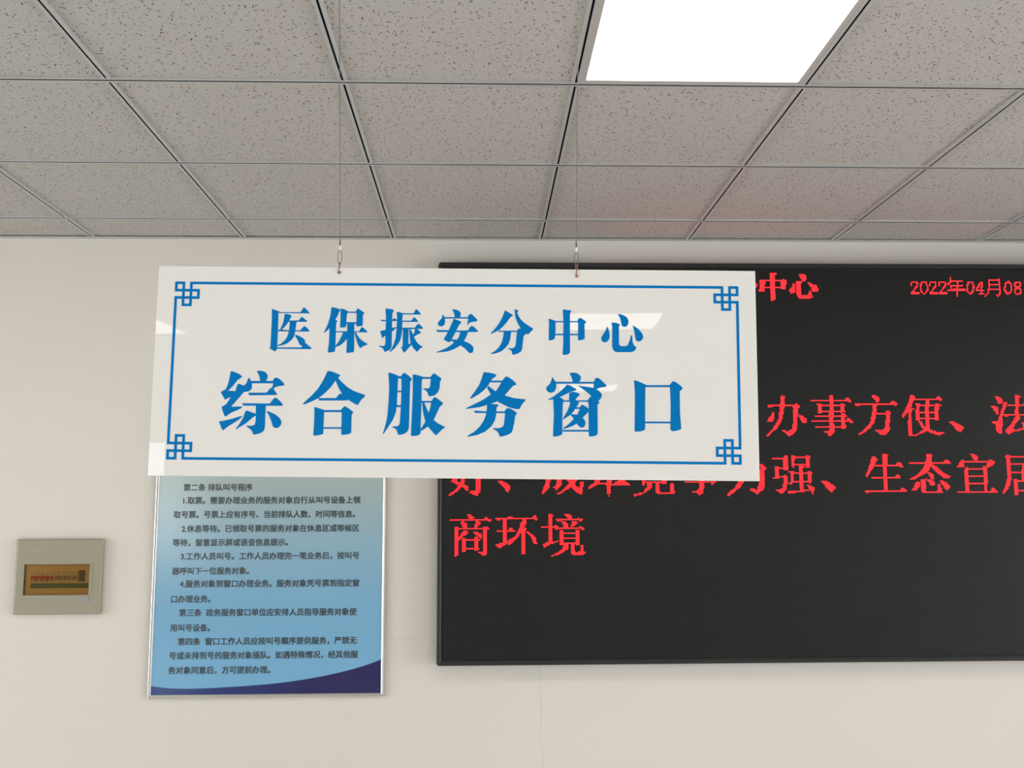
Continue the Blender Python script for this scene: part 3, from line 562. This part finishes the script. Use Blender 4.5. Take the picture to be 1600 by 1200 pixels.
P += [(pw - 0.0125, -ph + 0.0125), (-pw + 0.0125, -ph + 0.0125)]
MB().prism(P, -0.0109, -0.0100).build('blue_wave', M['wave'], post)
LINES = [('第二条 排队叫号程序', -1.1546, -0.8907, 0.1047), ('1.取票。需要办理业务的服务对象自行从叫号设备上领', -1.1538, -0.471, 0.0545),
         ('取号票。号票上应有序号、当前排队人数、时间等信息。', -1.1885, -0.4760, 0.0003), ('2.休息等待。已领取号票的服务对象在休息区或等候区', -1.1557, -0.4742, -0.0538),
         ('等待，留意显示屏或语音信息提示。', -1.1878, -0.7330, -0.1069), ('3.工作人员叫号。工作人员办理完一笔业务后，按叫号', -1.1553, -0.4725, -0.1589),
         ('器呼叫下一位服务对象。', -1.186, -0.8795, -0.2147), ('4.服务对象到窗口办理业务。服务对象凭号票到指定窗', -1.1549, -0.4708, -0.2632),
         ('口办理业务。', -1.1853, -1.0222, -0.3203), ('第三条  政务服务窗口单位应安排人员指导服务对象使', -1.1531, -0.4789, -0.3716),
         ('用叫号设备。', -1.1846, -1.0209, -0.428), ('第四条  窗口工作人员应按叫号顺序提供服务，严禁无', -1.1537, -0.4771, -0.4790),
         ('号或未排到号的服务对象插队。如遇特殊情况，经其他服', -1.1841, -0.4714, -0.5313), ('务对象同意后，方可提前办理。', -1.1855, -0.7886, -0.5855)]
dg = bpy.context.evaluated_depsgraph_get()
for body, xa, xb, zc in LINES:
    cu = bpy.data.curves.new('line', 'FONT'); cu.body = body; cu.size = 1.0; cu.resolution_u = 2
    to = bpy.data.objects.new('line', cu); COL.objects.link(to); dg.update()
    me = bpy.data.meshes.new_from_object(to.evaluated_get(dg)); COL.objects.unlink(to); bpy.data.objects.remove(to); bpy.data.curves.remove(cu)
    vx = [v.co.x for v in me.vertices]; lo, hi = min(vx), max(vx)
    if body.endswith('。'): hi += 0.5                     # the full stop leaves the rest of its square empty
    sx = (xb - xa) / (hi - lo); sz = 0.0293
    g = MB()                                              # heavy face: the strokes are printed a little wider than drawn
    for n, (bx, bz) in enumerate(((0, 0), (-0.028, -0.024), (0.028, -0.024), (0.028, 0.024), (-0.028, 0.024))):
        g.add([((v.co.x + bx - lo) * sx + xa - pc.x, -0.0108 - n * 0.00002, (v.co.y + bz - 0.38) * sz + zc + EYE - pc.z) for v in me.vertices],
              [tuple(p.vertices) for p in me.polygons])
    bpy.data.meshes.remove(me)
    g.build('text_line', M['ink'], post, fix=False)
# ------------------------------------------------------------------ breaker panel
bx0, bx1, bz0, bz1 = -1.7760, -1.4500, EYE - 0.3740, EYE - 0.0915
bc = Vector(((bx0 + bx1) / 2, WALL, (bz0 + bz1) / 2)); w, h = (bx1 - bx0) / 2, (bz1 - bz0) / 2
bp = thing('breaker_panel', 'small beige breaker panel with amber window on the wall left of the notice', 'electrical panel', bc)
D_ = -0.026
gx0, gx1, gz1, gz0 = -w + 0.036, w - 0.044, h - 0.094, -h + 0.073        # opening of the window
cv = MB()
def rect_ring(o4, i4, y, y2):
    ox0, ox1, oz0, oz1 = o4; ix0, ix1, iz0, iz1 = i4
    vs = [(ox0, y, oz0), (ox1, y, oz0), (ox1, y, oz1), (ox0, y, oz1), (ix0, y2, iz0), (ix1, y2, iz0), (ix1, y2, iz1), (ix0, y2, iz1)]
    return vs, [(0, 1, 5, 4), (1, 2, 6, 5), (2, 3, 7, 6), (3, 0, 4, 7)]
cv.add(*rect_ring((-w, w, -h, h), (-w, w, -h, h), 0.0, D_ + 0.006))
cv.add(*rect_ring((-w, w, -h, h), (-w + 0.004, w - 0.004, -h + 0.004, h - 0.004), D_ + 0.006, D_ + 0.001))
cv.add(*rect_ring((-w + 0.004, w - 0.004, -h + 0.004, h - 0.004), (-w + 0.008, w - 0.008, -h + 0.008, h - 0.008), D_ + 0.001, D_))
cv.add(*rect_ring((-w + 0.008, w - 0.008, -h + 0.008, h - 0.008), (gx0, gx1, gz0, gz1), D_, D_))
cv.add(*rect_ring((gx0, gx1, gz0, gz1), (gx0, gx1, gz0, gz1), D_, -0.0125))
co = cv.build('cover', M['beige'], bp)
MB().box(gx0, gx1, -0.0125, -0.0105, gz0, gz1).build('interior', M['inner'], bp)
MB().frame(gx0 - 0.005, gx1 + 0.010, gz0 - 0.0055, gz1 + 0.006, [(0.0, D_ + 0.0005), (0.0008, D_ - 0.0022), (0.0035, D_ - 0.0022), (0.0045, D_ + 0.0005)], r=0.004).build('window_rim', M['beige_rim'], bp)
MB().box(gx0, gx1, D_ + 0.0035, D_ + 0.005, gz0, gz1).build('window_pane', M['amber'], bp)
def zoomx(v): return gx0 + (v - 302) / (1070 - 302) * (gx1 - gx0)
def zoomz(v): return gz1 - (v - 460) / (828 - 460) * (gz1 - gz0)
for k in range(4):
    a, b = zoomx(372 + 67 * k), zoomx(372 + 67 * k + 64)
    q = MB().box(a, b, -0.016, -0.0126, zoomz(672), zoomz(560)).build('circuit_breaker', M['toggle'], bp)
    MB().box(a + 0.0005, b - 0.0005, -0.0175, -0.0161, zoomz(657), zoomz(602)).build('red_face', M['breaker_red'], q)
    MB().box((a + b) / 2 - 0.0035, (a + b) / 2 + 0.0035, -0.0198, -0.0176, zoomz(655), zoomz(636)).build('toggle', M['toggle'], q)
for k in range(5):
    a, b = zoomx(652 + 54 * k), zoomx(652 + 54 * k + 51)
    q = MB().box(a, b, -0.016, -0.0126, zoomz(672), zoomz(545)).build('circuit_breaker', M['toggle'], bp)
    MB().box(a + 0.002, b - 0.002, -0.0175, -0.0161, zoomz(648), zoomz(603)).build('dark_face', M['breaker_dark'], q)
    MB().box(b - 0.007, b - 0.003, -0.0195, -0.0176, zoomz(646), zoomz(612)).build('toggle', M['toggle'], q)
MB().box(zoomx(936), zoomx(1003), -0.0185, -0.0126, zoomz(668), zoomz(535)).build('main_switch', M['breaker_dark'], bp)
MB().box(zoomx(370), zoomx(1048), -0.0150, -0.0126, zoomz(748), zoomz(690)).build('label_strip', M['strip'], bp)
MB().box(gx1 - 0.036, gx1 + 0.002, D_ - 0.0025, D_, gz0 - 0.026, gz0 - 0.008).build('latch', M['latch'], bp, bevel=0.0015)
lg = MB()
for k, ww in enumerate((0.006, 0.006, 0.0, 0.005, 0.007, 0.006, 0.006)):
    if ww: lg.box(-w + 0.022 + k * 0.0085, -w + 0.022 + k * 0.0085 + ww, D_ - 0.0006, D_ + 0.0002, h - 0.040, h - 0.034)
lg.build('embossed_mark', M['emboss'], bp)

# ------------------------------------------------------------------ daylight
wd = bpy.data.worlds.new('daylight'); SC.world = wd; wd.use_nodes = True
bg = wd.node_tree.nodes['Background']; bg.inputs[0].default_value = (0.96, 0.975, 1.0, 1); bg.inputs[1].default_value = SKY_L

# ------------------------------------------------------------------ camera
cam = bpy.data.cameras.new('camera'); cam.sensor_width = 36; cam.lens = 36 * 1540.31 / 1600; cam.clip_start = 0.05
co = bpy.data.objects.new('camera', cam); COL.objects.link(co)
R, Uc, F = Vector(CAM_R), Vector(CAM_U), Vector(CAM_F)
co.matrix_world = Matrix(((R.x, Uc.x, -F.x, 0), (R.y, Uc.y, -F.y, 0), (R.z, Uc.z, -F.z, EYE), (0, 0, 0, 1)))
SC.camera = co

SC.view_settings.view_transform = 'Standard'; SC.view_settings.look = 'None'
SC.view_settings.gamma = 1.0; SC.view_settings.use_curve_mapping = False
SC.view_settings.exposure = EXPO
cy = SC.cycles
cy.use_denoising = True; cy.max_bounces = 10; cy.diffuse_bounces = 6; cy.glossy_bounces = 4; cy.transparent_max_bounces = 8
cy.caustics_reflective = False; cy.caustics_refractive = False; cy.sample_clamp_indirect = 6.0
